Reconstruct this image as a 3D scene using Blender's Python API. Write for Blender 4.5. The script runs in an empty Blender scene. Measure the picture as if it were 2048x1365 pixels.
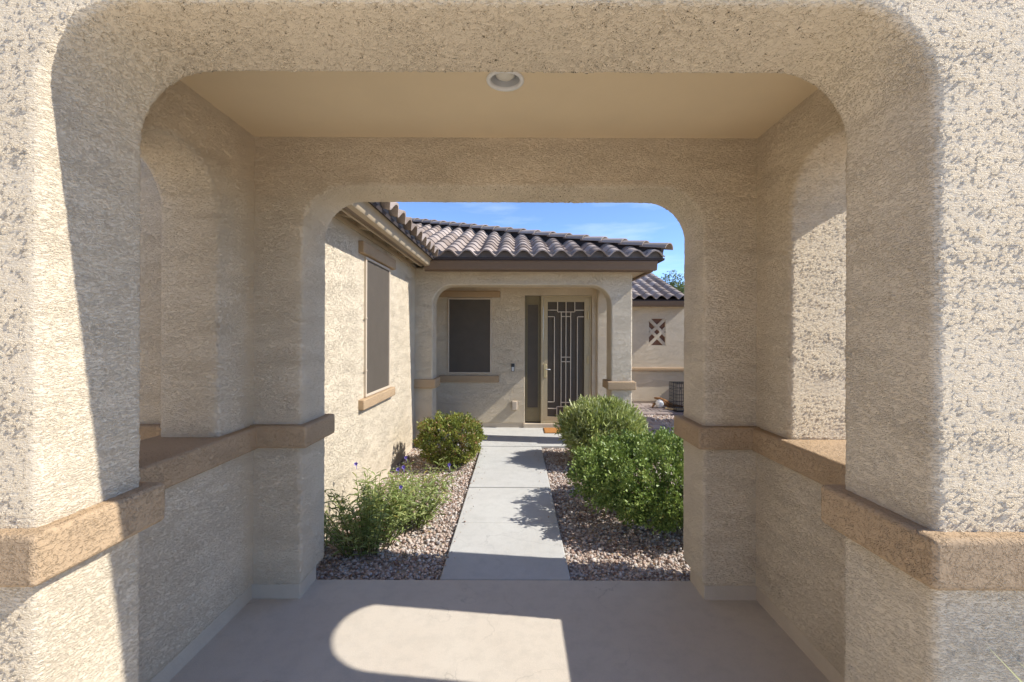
import bpy, bmesh, math, random
import numpy as np
from mathutils import Vector, Matrix

random.seed(7)
rng = np.random.default_rng(11)
R = math.radians
SC = bpy.context.scene
COL = SC.collection

# ------------------------------------------------------------------ camera
CAM_H = 1.70
cam = bpy.data.cameras.new('camera')
cam.sensor_width = 36.0
cam.lens = 900 / 2048 * 36.0
cam.shift_x = -9 / 2048
cam.shift_y = -12.5 / 2048
cam.clip_start = 0.05
cam.clip_end = 2000
camo = bpy.data.objects.new('camera', cam)
camo.location = (0, 0, CAM_H)
camo.rotation_euler = (R(90), R(-0.2), 0)
COL.objects.link(camo)
SC.camera = camo

# ------------------------------------------------------------------ sky and sun
TO_SUN = Vector((1.0, -0.122, 0.91)).normalized()
EL = math.asin(TO_SUN.z)
AZ = math.atan2(TO_SUN.x, TO_SUN.y)
world = bpy.data.worlds.new('World')
SC.world = world
world.use_nodes = True
wn, wl = world.node_tree.nodes, world.node_tree.links
wn.clear()
sky = wn.new('ShaderNodeTexSky')
sky.sky_type = 'NISHITA'
sky.sun_disc = False
sky.sun_elevation = EL
sky.sun_rotation = AZ
sky.altitude = 2500
sky.air_density = 0.7
sky.dust_density = 0.1
sky.ozone_density = 2.0
tc = wn.new('ShaderNodeTexCoord')
mp = wn.new('ShaderNodeMapping')
mp.inputs['Scale'].default_value = (1.6, 1.0, 9.0)
mp.inputs['Location'].default_value = (0.35, 0.2, 0.15)
mp.inputs['Rotation'].default_value = (0, R(8), 0)
cn = wn.new('ShaderNodeTexNoise')
cn.inputs['Scale'].default_value = 2.3
cn.inputs['Detail'].default_value = 6
cn.inputs['Roughness'].default_value = 0.55
cr = wn.new('ShaderNodeValToRGB')
cr.color_ramp.elements[0].position = 0.54
cr.color_ramp.elements[0].color = (0, 0, 0, 1)
cr.color_ramp.elements[1].position = 0.78
cr.color_ramp.elements[1].color = (0.30, 0.30, 0.30, 1)
cm = wn.new('ShaderNodeMixRGB')
cm.inputs[2].default_value = (4.0, 4.4, 5.0, 1)
bg = wn.new('ShaderNodeBackground')
bg.inputs['Strength'].default_value = 0.10
wo = wn.new('ShaderNodeOutputWorld')
wl.new(tc.outputs['Generated'], mp.inputs['Vector'])
wl.new(mp.outputs['Vector'], cn.inputs['Vector'])
wl.new(cn.outputs['Fac'], cr.inputs['Fac'])
wl.new(cr.outputs['Color'], cm.inputs[0])
tint = wn.new('ShaderNodeMixRGB')
tint.blend_type = 'MULTIPLY'
tint.inputs[0].default_value = 1.0
tint.inputs[2].default_value = (0.82, 0.89, 1.0, 1)
wl.new(sky.outputs['Color'], tint.inputs[1])
wl.new(tint.outputs['Color'], cm.inputs[1])
wl.new(cm.outputs['Color'], bg.inputs['Color'])
wl.new(bg.outputs['Background'], wo.inputs['Surface'])

sun = bpy.data.lights.new('sun', 'SUN')
sun.energy = 2.0
sun.angle = R(0.5)
sun.color = (1.0, 0.955, 0.885)
suno = bpy.data.objects.new('sun', sun)
suno.rotation_euler = TO_SUN.to_track_quat('Z', 'Y').to_euler()
suno.location = (6, -1, 8)
COL.objects.link(suno)

SC.view_settings.view_transform = 'Standard'
SC.view_settings.look = 'None'
SC.view_settings.gamma = 1
SC.view_settings.use_curve_mapping = False
SC.view_settings.exposure = 1.74
SC.render.engine = 'CYCLES'
SC.cycles.max_bounces = 12
SC.cycles.diffuse_bounces = 8
SC.cycles.use_denoising = True

# ------------------------------------------------------------------ materials
class NT:
    def __init__(s, name):
        s.m = bpy.data.materials.new(name)
        s.m.use_nodes = True
        s.n, s.l = s.m.node_tree.nodes, s.m.node_tree.links
        s.n.clear()
        s.out = s.n.new('ShaderNodeOutputMaterial')
        s.b = s.n.new('ShaderNodeBsdfPrincipled')
        s.l.new(s.b.outputs[0], s.out.inputs['Surface'])
    def pos(s, scale=(1, 1, 1), rot=(0, 0, 0)):
        g = s.n.new('ShaderNodeNewGeometry')
        m = s.n.new('ShaderNodeMapping')
        m.inputs['Scale'].default_value = scale
        m.inputs['Rotation'].default_value = rot
        s.l.new(g.outputs['Position'], m.inputs['Vector'])
        return m.outputs['Vector']
    def noise(s, vec, scale, detail=4, rough=0.55, dist=0.0):
        t = s.n.new('ShaderNodeTexNoise')
        t.inputs['Scale'].default_value = scale
        t.inputs['Detail'].default_value = detail
        t.inputs['Roughness'].default_value = rough
        t.inputs['Distortion'].default_value = dist
        s.l.new(vec, t.inputs['Vector'])
        return t.outputs['Fac']
    def ramp(s, fac, stops, interp='LINEAR'):
        r = s.n.new('ShaderNodeValToRGB')
        r.color_ramp.interpolation = interp
        e = r.color_ramp.elements
        while len(e) < len(stops):
            e.new(0.5)
        for k, (p, c) in enumerate(stops):
            e[k].position = p
            e[k].color = (c, c, c, 1) if not isinstance(c, tuple) else (*c, 1)
        s.l.new(fac, r.inputs['Fac'])
        return r.outputs['Color']
    def math(s, op, a, b=None):
        m = s.n.new('ShaderNodeMath')
        m.operation = op
        for k, v in enumerate((a, b)):
            if v is None:
                continue
            if isinstance(v, (int, float)):
                m.inputs[k].default_value = v
            else:
                s.l.new(v, m.inputs[k])
        return m.outputs[0]
    def mix(s, fac, a, b):
        m = s.n.new('ShaderNodeMixRGB')
        for k, v in enumerate((fac, a, b)):
            if isinstance(v, (int, float)):
                m.inputs[k].default_value = v
            elif isinstance(v, tuple):
                m.inputs[k].default_value = (*v, 1)
            else:
                s.l.new(v, m.inputs[k])
        return m.outputs[0]
    def bump(s, height, dist, strength=1.0):
        b = s.n.new('ShaderNodeBump')
        b.inputs['Distance'].default_value = dist
        b.inputs['Strength'].default_value = strength
        s.l.new(height, b.inputs['Height'])
        s.l.new(b.outputs['Normal'], s.b.inputs['Normal'])
    def color(s, c):
        if isinstance(c, tuple):
            s.b.inputs['Base Color'].default_value = (*c, 1)
        else:
            s.l.new(c, s.b.inputs['Base Color'])
    def rough(s, r, spec=0.3):
        s.b.inputs['Roughness'].default_value = r
        s.b.inputs['Specular IOR Level'].default_value = spec

STUCCO = (0.71, 0.605, 0.45)

def mat_stucco(name, base, scale=1.0, depth=0.006, zs=2.0, displace=False):
    t = NT(name)
    # trowel passes: long, near-level bands where the coat is dragged smoother or rougher
    trow = t.ramp(t.noise(t.pos((0.8, 0.8, 3.2)), 3.4, 2, 0.5, 0.6), [(0.34, 0.5), (0.52, 0.85), (0.66, 1.25)])
    n1 = t.noise(t.pos((1, 1, zs)), 24 * scale, 4, 0.66, 0.4)
    ridge = t.ramp(t.math('ABSOLUTE', t.math('SUBTRACT', n1, 0.5)), [(0.0, 1.0), (0.022, 0.8), (0.075, 0.0)], 'EASE')
    n2 = t.noise(t.pos((1, 1, zs * 0.9), (0.3, 0.5, 0.9)), 85 * scale, 3, 0.65, 0.2)
    knob = t.ramp(n2, [(0.36, 0.0), (0.64, 1.0)], 'EASE')
    pit = t.ramp(n1, [(0.28, 0.0), (0.38, 1.0)], 'EASE')
    h = t.math('ADD', t.math('MULTIPLY', ridge, t.math('ADD', t.math('MULTIPLY', knob, 0.65), 0.25)), t.math('ADD', t.math('MULTIPLY', knob, 0.28), t.math('MULTIPLY', pit, 0.25)))
    h = t.math('MULTIPLY', h, t.math('MULTIPLY', trow, 0.8))
    dcr = t.math('ABSOLUTE', t.math('SUBTRACT', t.noise(t.pos((1, 1, zs * 1.5), (0.1, 0.2, 0.4)), 25 * scale, 3, 0.6, 0.5), 0.5))
    ck = t.ramp(dcr, [(0.0, 1.0), (0.014, 0.8), (0.036, 0.0)], 'EASE')
    h = t.math('SUBTRACT', h, t.math('MULTIPLY', t.math('MULTIPLY', ck, 0.75), t.ramp(n2, [(0.48, 0.0), (0.58, 1.0)])))
    if displace:
        dn = t.n.new('ShaderNodeDisplacement')
        dn.inputs['Midlevel'].default_value = 0.5
        dn.inputs['Scale'].default_value = depth
        t.l.new(h, dn.inputs['Height'])
        t.l.new(dn.outputs[0], t.out.inputs['Displacement'])
        t.m.displacement_method = 'BOTH'
    else:
        t.bump(h, depth)
    m1 = t.noise(t.pos(), 1.6, 4, 0.6)
    c = t.mix(t.ramp(m1, [(0.28, 0.0), (0.72, 1.0)]), tuple(x * 0.90 for x in base), tuple(min(1, x * 1.05) for x in base))
    t.color(c)
    t.rough(0.92, 0.15)
    return t.m

def mat_plain(name, base, rough=0.6, spec=0.3, var=0.06, nscale=20, bumpd=0.0, bscale=120, metal=0.0):
    t = NT(name)
    n = t.noise(t.pos(), nscale, 4, 0.6)
    t.color(t.mix(t.ramp(n, [(0.3, 0.0), (0.7, 1.0)]), tuple(x * (1 - var) for x in base), tuple(min(1, x * (1 + var)) for x in base)))
    t.rough(rough, spec)
    t.b.inputs['Metallic'].default_value = metal
    if bumpd:
        t.bump(t.noise(t.pos(), bscale, 3, 0.6), bumpd)
    return t.m

def mat_concrete(name, base, stain, stain_amt=0.5, bump=0.0012):
    t = NT(name)
    a = t.noise(t.pos(), 1.3, 5, 0.6, 0.6)
    b = t.noise(t.pos(), 9, 6, 0.7)
    c = t.noise(t.pos(), 160, 3, 0.7)
    col = t.mix(t.ramp(a, [(0.35, 0.0), (0.68, stain_amt)]), base, stain)
    col = t.mix(t.ramp(b, [(0.46, 0.0), (0.72, 0.55)]), col, tuple(x * 0.76 for x in base))
    spk = t.noise(t.pos(), 420, 2, 0.6)
    col = t.mix(t.ramp(spk, [(0.30, 0.5), (0.40, 0.0)]), col, tuple(x * 0.45 for x in base))
    col = t.mix(t.ramp(c, [(0.35, 0.22), (0.6, 0.0)]), col, tuple(x * 0.6 for x in base))
    # hairline cracks
    vo = t.n.new('ShaderNodeTexVoronoi')
    vo.feature = 'DISTANCE_TO_EDGE'
    vo.inputs['Scale'].default_value = 0.7
    wv = t.n.new('ShaderNodeVectorMath')
    wv.operation = 'ADD'
    nz = t.n.new('ShaderNodeTexNoise')
    nz.inputs['Scale'].default_value = 3.0
    nz.inputs['Detail'].default_value = 6
    p = t.pos()
    t.l.new(p, nz.inputs['Vector'])
    t.l.new(p, wv.inputs[0])
    t.l.new(nz.outputs['Color'], wv.inputs[1])
    t.l.new(wv.outputs[0], vo.inputs['Vector'])
    crack = t.ramp(vo.outputs['Distance'], [(0.0, 0.6), (0.006, 0.0)])
    gate = t.ramp(t.noise(t.pos(), 0.9, 2), [(0.44, 0.0), (0.54, 1.0)])
    col = t.mix(t.math('MULTIPLY', crack, gate), col, tuple(x * 0.45 for x in base))
    t.color(col)
    t.rough(0.85, 0.2)
    t.bump(t.math('ADD', c, b), bump)
    return t.m

def mat_attr(name, stops, rough=0.6, spec=0.3, trans=0.0, tcol=None, interp='LINEAR', noise=0.0, bumpd=0.0):
    t = NT(name)
    a = t.n.new('ShaderNodeAttribute')
    a.attribute_name = 'rnd'
    c = t.ramp(a.outputs['Fac'], stops, interp)
    if noise:
        c = t.mix(t.ramp(t.noise(t.pos(), 110, 3, 0.7), [(0.35, noise), (0.65, 0.0)]), c, (0.1, 0.08, 0.07))
    t.color(c)
    t.rough(rough, spec)
    if bumpd:
        t.bump(t.noise(t.pos(), 260, 3, 0.7), bumpd)
    if trans:
        tr = t.n.new('ShaderNodeBsdfTranslucent')
        t.l.new(t.mix(0.5, c, tcol), tr.inputs['Color'])
        mx = t.n.new('ShaderNodeMixShader')
        mx.inputs[0].default_value = trans
        t.l.new(t.b.outputs[0], mx.inputs[1])
        t.l.new(tr.outputs[0], mx.inputs[2])
        t.l.new(mx.outputs[0], t.out.inputs['Surface'])
    return t.m

M = {}
M['stucco'] = mat_stucco('stucco', STUCCO, 1.0, 0.0062, 3.0, True)
M['stucco_house'] = mat_stucco('stucco_house', STUCCO, 0.85, 0.009, 1.6)
M['stucco_plain'] = mat_stucco('stucco_far_side', STUCCO, 1.0, 0.006)
M['trim'] = mat_stucco('stucco_trim_brown', (0.47, 0.335, 0.205), 1.0, 0.0045, 1.3)
M['niche'] = mat_plain('niche_brown_paint', (0.22, 0.115, 0.075), 0.85, 0.15, 0.1)
M['birdstop'] = mat_plain('grey_bird_stop', (0.16, 0.15, 0.15), 0.85, 0.15, 0.1)
M['ceiling'] = mat_plain('ceiling_paint', (0.76, 0.62, 0.41), 0.8, 0.2, 0.03, 2.0, 0.0006, 90)
M['base'] = mat_plain('stem_wall_paint', (0.56, 0.475, 0.365), 0.8, 0.2, 0.06, 6, 0.0015, 60)
M['slab'] = mat_concrete('entry_concrete', (0.59, 0.53, 0.44), (0.54, 0.465, 0.375))
M['path'] = mat_concrete('path_concrete', (0.53, 0.525, 0.495), (0.45, 0.435, 0.40), 0.6, 0.002)
M['ground'] = mat_concrete('ground_dirt', (0.52, 0.44, 0.36), (0.45, 0.37, 0.30), 0.8, 0.004)
M['drive'] = mat_concrete('drive_concrete', (0.72, 0.64, 0.53), (0.64, 0.56, 0.46))
M['paver'] = mat_attr('paver', [(0, (0.26, 0.21, 0.20)), (0.5, (0.33, 0.27, 0.24)), (1, (0.38, 0.32, 0.28))], 0.85, 0.2, noise=0.3)
M['gravel'] = mat_attr('gravel_stone', [(0, (0.24, 0.15, 0.115)), (0.15, (0.45, 0.32, 0.245)), (0.4, (0.57, 0.45, 0.37)), (0.62, (0.64, 0.54, 0.46)), (0.8, (0.50, 0.46, 0.43)), (1, (0.76, 0.70, 0.62))], 0.8, 0.25, noise=0.35, bumpd=0.001)
M['tile'] = mat_attr('concrete_roof_tile', [(0, (0.30, 0.235, 0.19)), (0.5, (0.40, 0.325, 0.27)), (1, (0.49, 0.41, 0.35))], 0.9, 0.1, noise=0.3, bumpd=0.001)
M['underlay'] = mat_plain('roof_underlayment', (0.07, 0.058, 0.055), 0.9, 0.1, 0.1)
M['gutter'] = mat_plain('brown_gutter_paint', (0.17, 0.115, 0.075), 0.5, 0.35, 0.05)
M['fascia'] = mat_plain('tan_fascia_paint', (0.45, 0.36, 0.24), 0.55, 0.3, 0.05)
M['screen'] = mat_plain('solar_screen_mesh', (0.095, 0.080, 0.064), 0.6, 0.2, 0.06, 6, 0.0006, 500)
M['frame'] = mat_plain('beige_metal_frame', (0.55, 0.46, 0.35), 0.45, 0.4, 0.03)
M['door'] = mat_plain('tan_painted_steel', (0.46, 0.38, 0.24), 0.45, 0.4, 0.04)
M['bars'] = mat_plain('cream_grille_paint', (0.60, 0.52, 0.41), 0.45, 0.4, 0.04)
M['olive'] = mat_plain('olive_door_paint', (0.22, 0.18, 0.10), 0.5, 0.35, 0.05)
M['brass'] = mat_plain('brass_hardware', (0.55, 0.44, 0.24), 0.35, 0.5, 0.05, metal=0.5)
M['dark'] = mat_plain('dark_gap', (0.02, 0.018, 0.016), 0.8, 0.1)
M['white'] = mat_plain('white_enamel', (0.78, 0.77, 0.73), 0.35, 0.4, 0.02)
M['lens'] = mat_plain('frosted_bulb', (0.70, 0.66, 0.56), 0.3, 0.4, 0.02)
M['black'] = mat_plain('black_plastic', (0.02, 0.02, 0.02), 0.35, 0.4)
M['silver'] = mat_plain('silver_plastic', (0.55, 0.55, 0.54), 0.35, 0.4)
M['wire'] = mat_plain('black_wire', (0.012, 0.012, 0.013), 0.45, 0.4)
M['mat'] = mat_plain('orange_coir', (0.42, 0.20, 0.07), 0.95, 0.05, 0.2, 200, 0.004, 300)
M['wood'] = mat_plain('driftwood', (0.22, 0.11, 0.045), 0.7, 0.2, 0.4, 30, 0.004, 60)
M['palewood'] = mat_plain('pale_wood', (0.50, 0.38, 0.22), 0.8, 0.2, 0.2, 30)
M['stem'] = mat_plain('plant_stem', (0.17, 0.13, 0.07), 0.8, 0.2, 0.3, 40)
M['gstem'] = mat_plain('green_stem', (0.15, 0.16, 0.05), 0.7, 0.2, 0.3, 40)
M['flower'] = mat_plain('violet_petal', (0.33, 0.26, 0.60), 0.6, 0.2, 0.2, 60)
M['leaf_bush'] = mat_attr('leaf_glossy_green', [(0, (0.09, 0.14, 0.032)), (0.5, (0.20, 0.28, 0.065)), (0.88, (0.33, 0.40, 0.11)), (1, (0.42, 0.36, 0.13))], 0.42, 0.4, 0.2, (0.30, 0.38, 0.07))
M['leaf_hedge'] = mat_attr('leaf_yellow_green', [(0, (0.09, 0.12, 0.03)), (0.45, (0.19, 0.23, 0.045)), (0.74, (0.33, 0.32, 0.07)), (0.84, (0.36, 0.20, 0.10)), (1, (0.24, 0.10, 0.07))], 0.45, 0.4, 0.25, (0.35, 0.38, 0.06))
M['leaf_sage'] = mat_attr('leaf_silver_green', [(0, (0.22, 0.27, 0.055)), (0.5, (0.45, 0.49, 0.15)), (1, (0.68, 0.69, 0.42))], 0.5, 0.35, 0.25, (0.32, 0.40, 0.10))
M['leaf_pet'] = mat_attr('leaf_lance_green', [(0, (0.17, 0.23, 0.07)), (0.6, (0.34, 0.41, 0.15)), (0.95, (0.48, 0.52, 0.22)), (1, (0.62, 0.50, 0.13))], 0.45, 0.35, 0.38, (0.36, 0.46, 0.09))
M['leaf_tree'] = mat_attr('leaf_tree_green', [(0, (0.06, 0.09, 0.03)), (1, (0.17, 0.21, 0.07))], 0.55, 0.3, 0.3, (0.32, 0.38, 0.10))
M['litter'] = mat_attr('dry_leaf', [(0, (0.16, 0.09, 0.04)), (0.6, (0.36, 0.24, 0.11)), (1, (0.50, 0.40, 0.20))], 0.8, 0.15)
M['flax'] = mat_attr('flax_leaf', [(0, (0.25, 0.33, 0.06)), (0.5, (0.55, 0.58, 0.30)), (1, (0.74, 0.74, 0.58))], 0.4, 0.4, 0.25, (0.5, 0.55, 0.2))

# ------------------------------------------------------------------ helpers
def tag(o, label=None, cat=None, group=None, kind=None):
    for k, v in (('label', label), ('category', cat), ('group', group), ('kind', kind)):
        if v:
            o[k] = v
    return o

def thing(name, label, cat, loc, group=None):
    o = bpy.data.objects.new(name, None)
    o.location = loc
    o.empty_display_size = 0.1
    COL.objects.link(o)
    return tag(o, label, cat, group)

def adopt(o, parent):
    if parent is None:
        return
    o.parent = parent
    if parent.type == 'EMPTY':
        o.matrix_parent_inverse = Matrix.Translation(-Vector(parent.location))

def link_mesh(name, me, mat, parent=None):
    o = bpy.data.objects.new(name, me)
    if mat is not None and not me.materials:
        me.materials.append(M[mat] if isinstance(mat, str) else mat)
    COL.objects.link(o)
    adopt(o, parent)
    return o

def finish_bm(bm, name, mat, parent, bevel=0.0, seg=3, smooth=False, angle=50):
    bmesh.ops.recalc_face_normals(bm, faces=bm.faces)
    me = bpy.data.meshes.new(name)
    bm.to_mesh(me)
    bm.free()
    if smooth or bevel:
        me.shade_smooth()
    o = link_mesh(name, me, mat, parent)
    if bevel:
        b = o.modifiers.new('bevel', 'BEVEL')
        b.width = bevel
        b.segments = seg
        b.limit_method = 'ANGLE'
        b.angle_limit = R(angle)
        w = o.modifiers.new('wn', 'WEIGHTED_NORMAL')
        w.keep_sharp = False
    return o

def bm_box(bm, x0, x1, y0, y1, z0, z1, mtx=None):
    vs = [bm.verts.new(c) for c in ((x0, y0, z0), (x1, y0, z0), (x1, y1, z0), (x0, y1, z0), (x0, y0, z1), (x1, y0, z1), (x1, y1, z1), (x0, y1, z1))]
    for f in ((0, 3, 2, 1), (4, 5, 6, 7), (0, 1, 5, 4), (1, 2, 6, 5), (2, 3, 7, 6), (3, 0, 4, 7)):
        bm.faces.new([vs[i] for i in f])
    if mtx is not None:
        bmesh.ops.transform(bm, matrix=mtx, verts=vs)
    return vs

def box(name, x0, x1, y0, y1, z0, z1, mat, parent=None, bevel=0.0, seg=2):
    bm = bmesh.new()
    bm_box(bm, x0, x1, y0, y1, z0, z1)
    return finish_bm(bm, name, mat, parent, bevel, seg)

def bm_prism(bm, pts, axis, a0, a1):
    def P(p, a):
        return {'X': (a, p[0], p[1]), 'Y': (p[0], a, p[1]), 'Z': (p[0], p[1], a)}[axis]
    A = [bm.verts.new(P(p, a0)) for p in pts]
    B = [bm.verts.new(P(p, a1)) for p in pts]
    bm.faces.new(A)
    bm.faces.new(B[::-1])
    n = len(pts)
    for i in range(n):
        bm.faces.new((A[i], B[i], B[(i + 1) % n], A[(i + 1) % n]))

def prism(name, pts, axis, a0, a1, mat, parent=None, bevel=0.0, seg=3, angle=50):
    bm = bmesh.new()
    bm_prism(bm, pts, axis, a0, a1)
    return finish_bm(bm, name, mat, parent, bevel, seg, angle=angle)

def u_shape(x0, x1, z0, zt, a, b, t, r, n=10):
    pts = [(x0, z0), (a, z0)]
    for k in range(n + 1):
        th = math.pi - k / n * math.pi / 2
        pts.append((a + r + r * math.cos(th), t - r + r * math.sin(th)))
    for k in range(n + 1):
        th = math.pi / 2 - k / n * math.pi / 2
        pts.append((b - r + r * math.cos(th), t - r + r * math.sin(th)))
    pts += [(b, z0), (x1, z0), (x1, zt), (x0, zt)]
    out = []
    for p in pts:
        if not out or (abs(p[0] - out[-1][0]) + abs(p[1] - out[-1][1])) > 1e-5:
            out.append(p)
    return out

def bm_tube(bm, pts, radii, sides=6, cap=True):
    pts = [Vector(p) for p in pts]
    rings = []
    for i, p in enumerate(pts):
        d = (pts[min(i + 1, len(pts) - 1)] - pts[max(i - 1, 0)]).normalized()
        s = d.orthogonal().normalized()
        if rings:
            s = (prev - d * prev.dot(d)).normalized()
        prev = s
        u = d.cross(s)
        r = radii[i] if isinstance(radii, (list, tuple)) else radii
        rings.append([bm.verts.new(p + (s * math.cos(2 * math.pi * k / sides) + u * math.sin(2 * math.pi * k / sides)) * r) for k in range(sides)])
    for a, b in zip(rings, rings[1:]):
        for k in range(sides):
            bm.faces.new((a[k], a[(k + 1) % sides], b[(k + 1) % sides], b[k]))
    if cap:
        bm.faces.new(rings[0][::-1])
        bm.faces.new(rings[-1])

def bm_lathe(bm, prof, centre, n=32, closed=False):
    rings = [[bm.verts.new((centre[0] + r * math.cos(2 * math.pi * k / n), centre[1] + r * math.sin(2 * math.pi * k / n), centre[2] + z)) for k in range(n)] for r, z in prof]
    seq = list(zip(rings, rings[1:])) + ([(rings[-1], rings[0])] if closed else [])
    for a, b in seq:
        for k in range(n):
            bm.faces.new((a[k], a[(k + 1) % n], b[(k + 1) % n], b[k]))
    return rings

def np_mesh(name, verts, tris, rnd=None, smooth=False):
    me = bpy.data.meshes.new(name)
    nv, nf = len(verts), len(tris)
    me.vertices.add(nv)
    me.vertices.foreach_set('co', np.ascontiguousarray(verts, np.float32).ravel())
    me.loops.add(nf * 3)
    me.loops.foreach_set('vertex_index', np.ascontiguousarray(tris, np.int32).ravel())
    me.polygons.add(nf)
    me.polygons.foreach_set('loop_start', np.arange(0, nf * 3, 3, dtype=np.int32))
    me.update(calc_edges=True)
    if rnd is not None:
        a = me.attributes.new('rnd', 'FLOAT', 'POINT')
        a.data.foreach_set('value', np.ascontiguousarray(rnd, np.float32))
    if smooth:
        me.shade_smooth()
    return me

def set_rnd(me, v):
    a = me.attributes.new('rnd', 'FLOAT', 'POINT')
    a.data.foreach_set('value', np.full(len(me.vertices), v, np.float32))

def unit(v):
    return v / np.maximum(np.linalg.norm(v, axis=-1, keepdims=True), 1e-9)

LANCE = (np.array([[0, 0, 0], [0.33, 0.5, 0.10], [0.33, -0.5, 0.10], [0.4, 0, 0.0], [0.72, 0.36, 0.02], [0.72, -0.36, 0.02], [1, 0, -0.16]]),
         np.array([[0, 3, 1], [0, 2, 3], [1, 3, 4], [3, 2, 5], [3, 6, 4], [3, 5, 6]]))
OVAL = (np.array([[0, 0, 0], [0.3, 0.46, 0.12], [0.3, -0.46, 0.12], [0.75, 0.42, 0.10], [0.75, -0.42, 0.10], [1, 0, -0.05], [0.5, 0, 0.0]]),
        np.array([[0, 6, 1], [0, 2, 6], [1, 6, 3], [6, 2, 4], [6, 5, 3], [6, 4, 5]]))

def leaves(name, P, D, L, W, rnd, tmpl, roll=None, up=None):
    n = len(P)
    D = unit(D)
    if up is None:
        up = rng.normal(size=(n, 3))
    S = unit(np.cross(D, up))
    N = np.cross(S, D)
    T, F = tmpl
    L = np.broadcast_to(L, n)[:, None, None]
    W = np.broadcast_to(W, n)[:, None, None]
    V = P[:, None, :] + D[:, None, :] * T[None, :, 0:1] * L + S[:, None, :] * T[None, :, 1:2] * W + N[:, None, :] * T[None, :, 2:3] * L
    k = len(T)
    tris = (F[None] + (np.arange(n) * k)[:, None, None]).reshape(-1, 3)
    return np_mesh(name, V.reshape(-1, 3), tris, np.repeat(rnd, k), smooth=True)

# ------------------------------------------------------------------ ground
g = box('ground', -120, 120, -120, 160, -0.25, -0.055, 'ground')
tag(g, kind='structure')
d = box('driveway', -9, 9, -14, 0.62, -0.2, -0.006, 'drive', bevel=0.008)
tag(d, kind='structure')
s = box('entry_slab', -2.6, 2.3, 0.635, 3.125, -0.2, 0.0, 'slab', bevel=0.012)
tag(s, kind='structure')
path = bpy.data.objects.new('walkway', None)
path.location = (-0.07, 3.14, 0)
COL.objects.link(path)
tag(path, kind='structure')
for y0, y1, dz in ((3.134, 4.083, -0.004), (4.088, 5.022, -0.006), (5.044, 6.868, -0.004)):
    box('slab', -0.53, 0.385, y0, y1, -0.12, dz, 'path', path, bevel=0.010)
ps = box('porch_floor', -1.5, 1.80, 6.885, 8.30, -0.12, 0.002, 'path', bevel=0.010)
tag(ps, kind='structure')

# paver walk and patio beside the porch
pw = bpy.data.objects.new('paver_walk', None)
pw.location = (2.3, 8, -0.05)
COL.objects.link(pw)
tag(pw, kind='structure')
pav_me = []
for k in range(5):
    bm = bmesh.new()
    bm_box(bm, -0.098, 0.098, -0.148, 0.148, -0.05, 0)
    bmesh.ops.bevel(bm, geom=[e for e in bm.edges if all(abs(v.co.z) < 1e-6 for v in e.verts)], offset=0.008, segments=1, affect='EDGES')
    me = bpy.data.meshes.new('paver')
    bm.to_mesh(me)
    bm.free()
    set_rnd(me, [0.1, 0.35, 0.55, 0.75, 1.0][k])
    me.materials.append(M['paver'])
    pav_me.append(me)
def lay(x0, x1, y0, y1, px, py, rot):
    j = 0
    y = y0 + py / 2
    while y < y1:
        x = x0 + px / 2 + (px / 2 if j % 2 else 0)
        while x < x1:
            o = bpy.data.objects.new('paver', random.choice(pav_me))
            COL.objects.link(o)
            adopt(o, pw)
            o.location = (x, y, random.uniform(-0.004, 0.002))
            o.rotation_euler = (0, 0, rot + random.uniform(-0.01, 0.01))
            x += px
        y += py
        j += 1
lay(1.9, 2.75, 6.4, 9.78, 0.205, 0.305, 0)
lay(1.85, 3.65, 9.80, 11.2, 0.305, 0.205, R(90))

# ------------------------------------------------------------------ entry gateway
GW = thing('entry_gateway', 'beige stucco entry gateway with two rounded arches and brown ledge bands', 'gateway', (0, 2.25, 0))
FY0, FY1, RY0, RY1 = 1.285, 1.655, 2.876, 3.240
JL, JR = -1.371, 1.198
SL0, SL1, SR0, SR1 = -2.014, -1.678, 1.534, 1.930
TOPZ, WB = 3.42, 0.09
VOX = 0.0072
def dense(o, vox=VOX):
    o.modifiers.remove(o.modifiers['wn'])
    m = o.modifiers.new('remesh', 'REMESH')
    m.mode = 'VOXEL'
    m.voxel_size = vox
    m.use_smooth_shade = True
    return o
WT = 2.99
dense(prism('front_arch_wall', u_shape(SL0 - 0.02, SR1 + 0.02, WB, WT, JL, JR, 2.655, 0.26), 'Y', FY0, FY1, 'stucco', GW, 0.024, 4))
dense(prism('rear_arch_wall', u_shape(-2.45, SR1, WB, WT, JL, JR, 2.645, 0.28), 'Y', RY0, RY1, 'stucco', GW, 0.024, 4))
box('parapet', SL0 - 0.015, SR1 + 0.015, FY0 + 0.004, FY1, WT - 0.03, TOPZ, 'stucco_plain', GW)
box('parapet', -3.59, SR1 - 0.005, RY0 + 0.004, RY1 - 0.004, WT - 0.03, TOPZ, 'stucco_plain', GW)
box('wall_return', -3.60, -2.41, RY0 + 0.006, RY1 - 0.006, WB, TOPZ - 0.01, 'stucco_plain', GW)
for x0, x1 in ((SL0, SL1), (SR0, SR1 - 0.004)):
    dense(box('side_wall', x0, x1, FY1 - 0.04, RY0 + 0.04, WB, 1.03, 'stucco', GW, 0.02))
    dense(prism('side_arch', u_shape(FY1 - 0.04, RY0 + 0.04, 1.10, WT, 1.945, 2.53, 2.675, 0.285), 'X', x0, x1, 'stucco', GW, 0.028, 4))
    box('parapet', x0 + 0.004, x1 - 0.004, FY1 - 0.03, RY0 + 0.03, WT - 0.03, TOPZ - 0.012, 'stucco_plain', GW)
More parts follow.
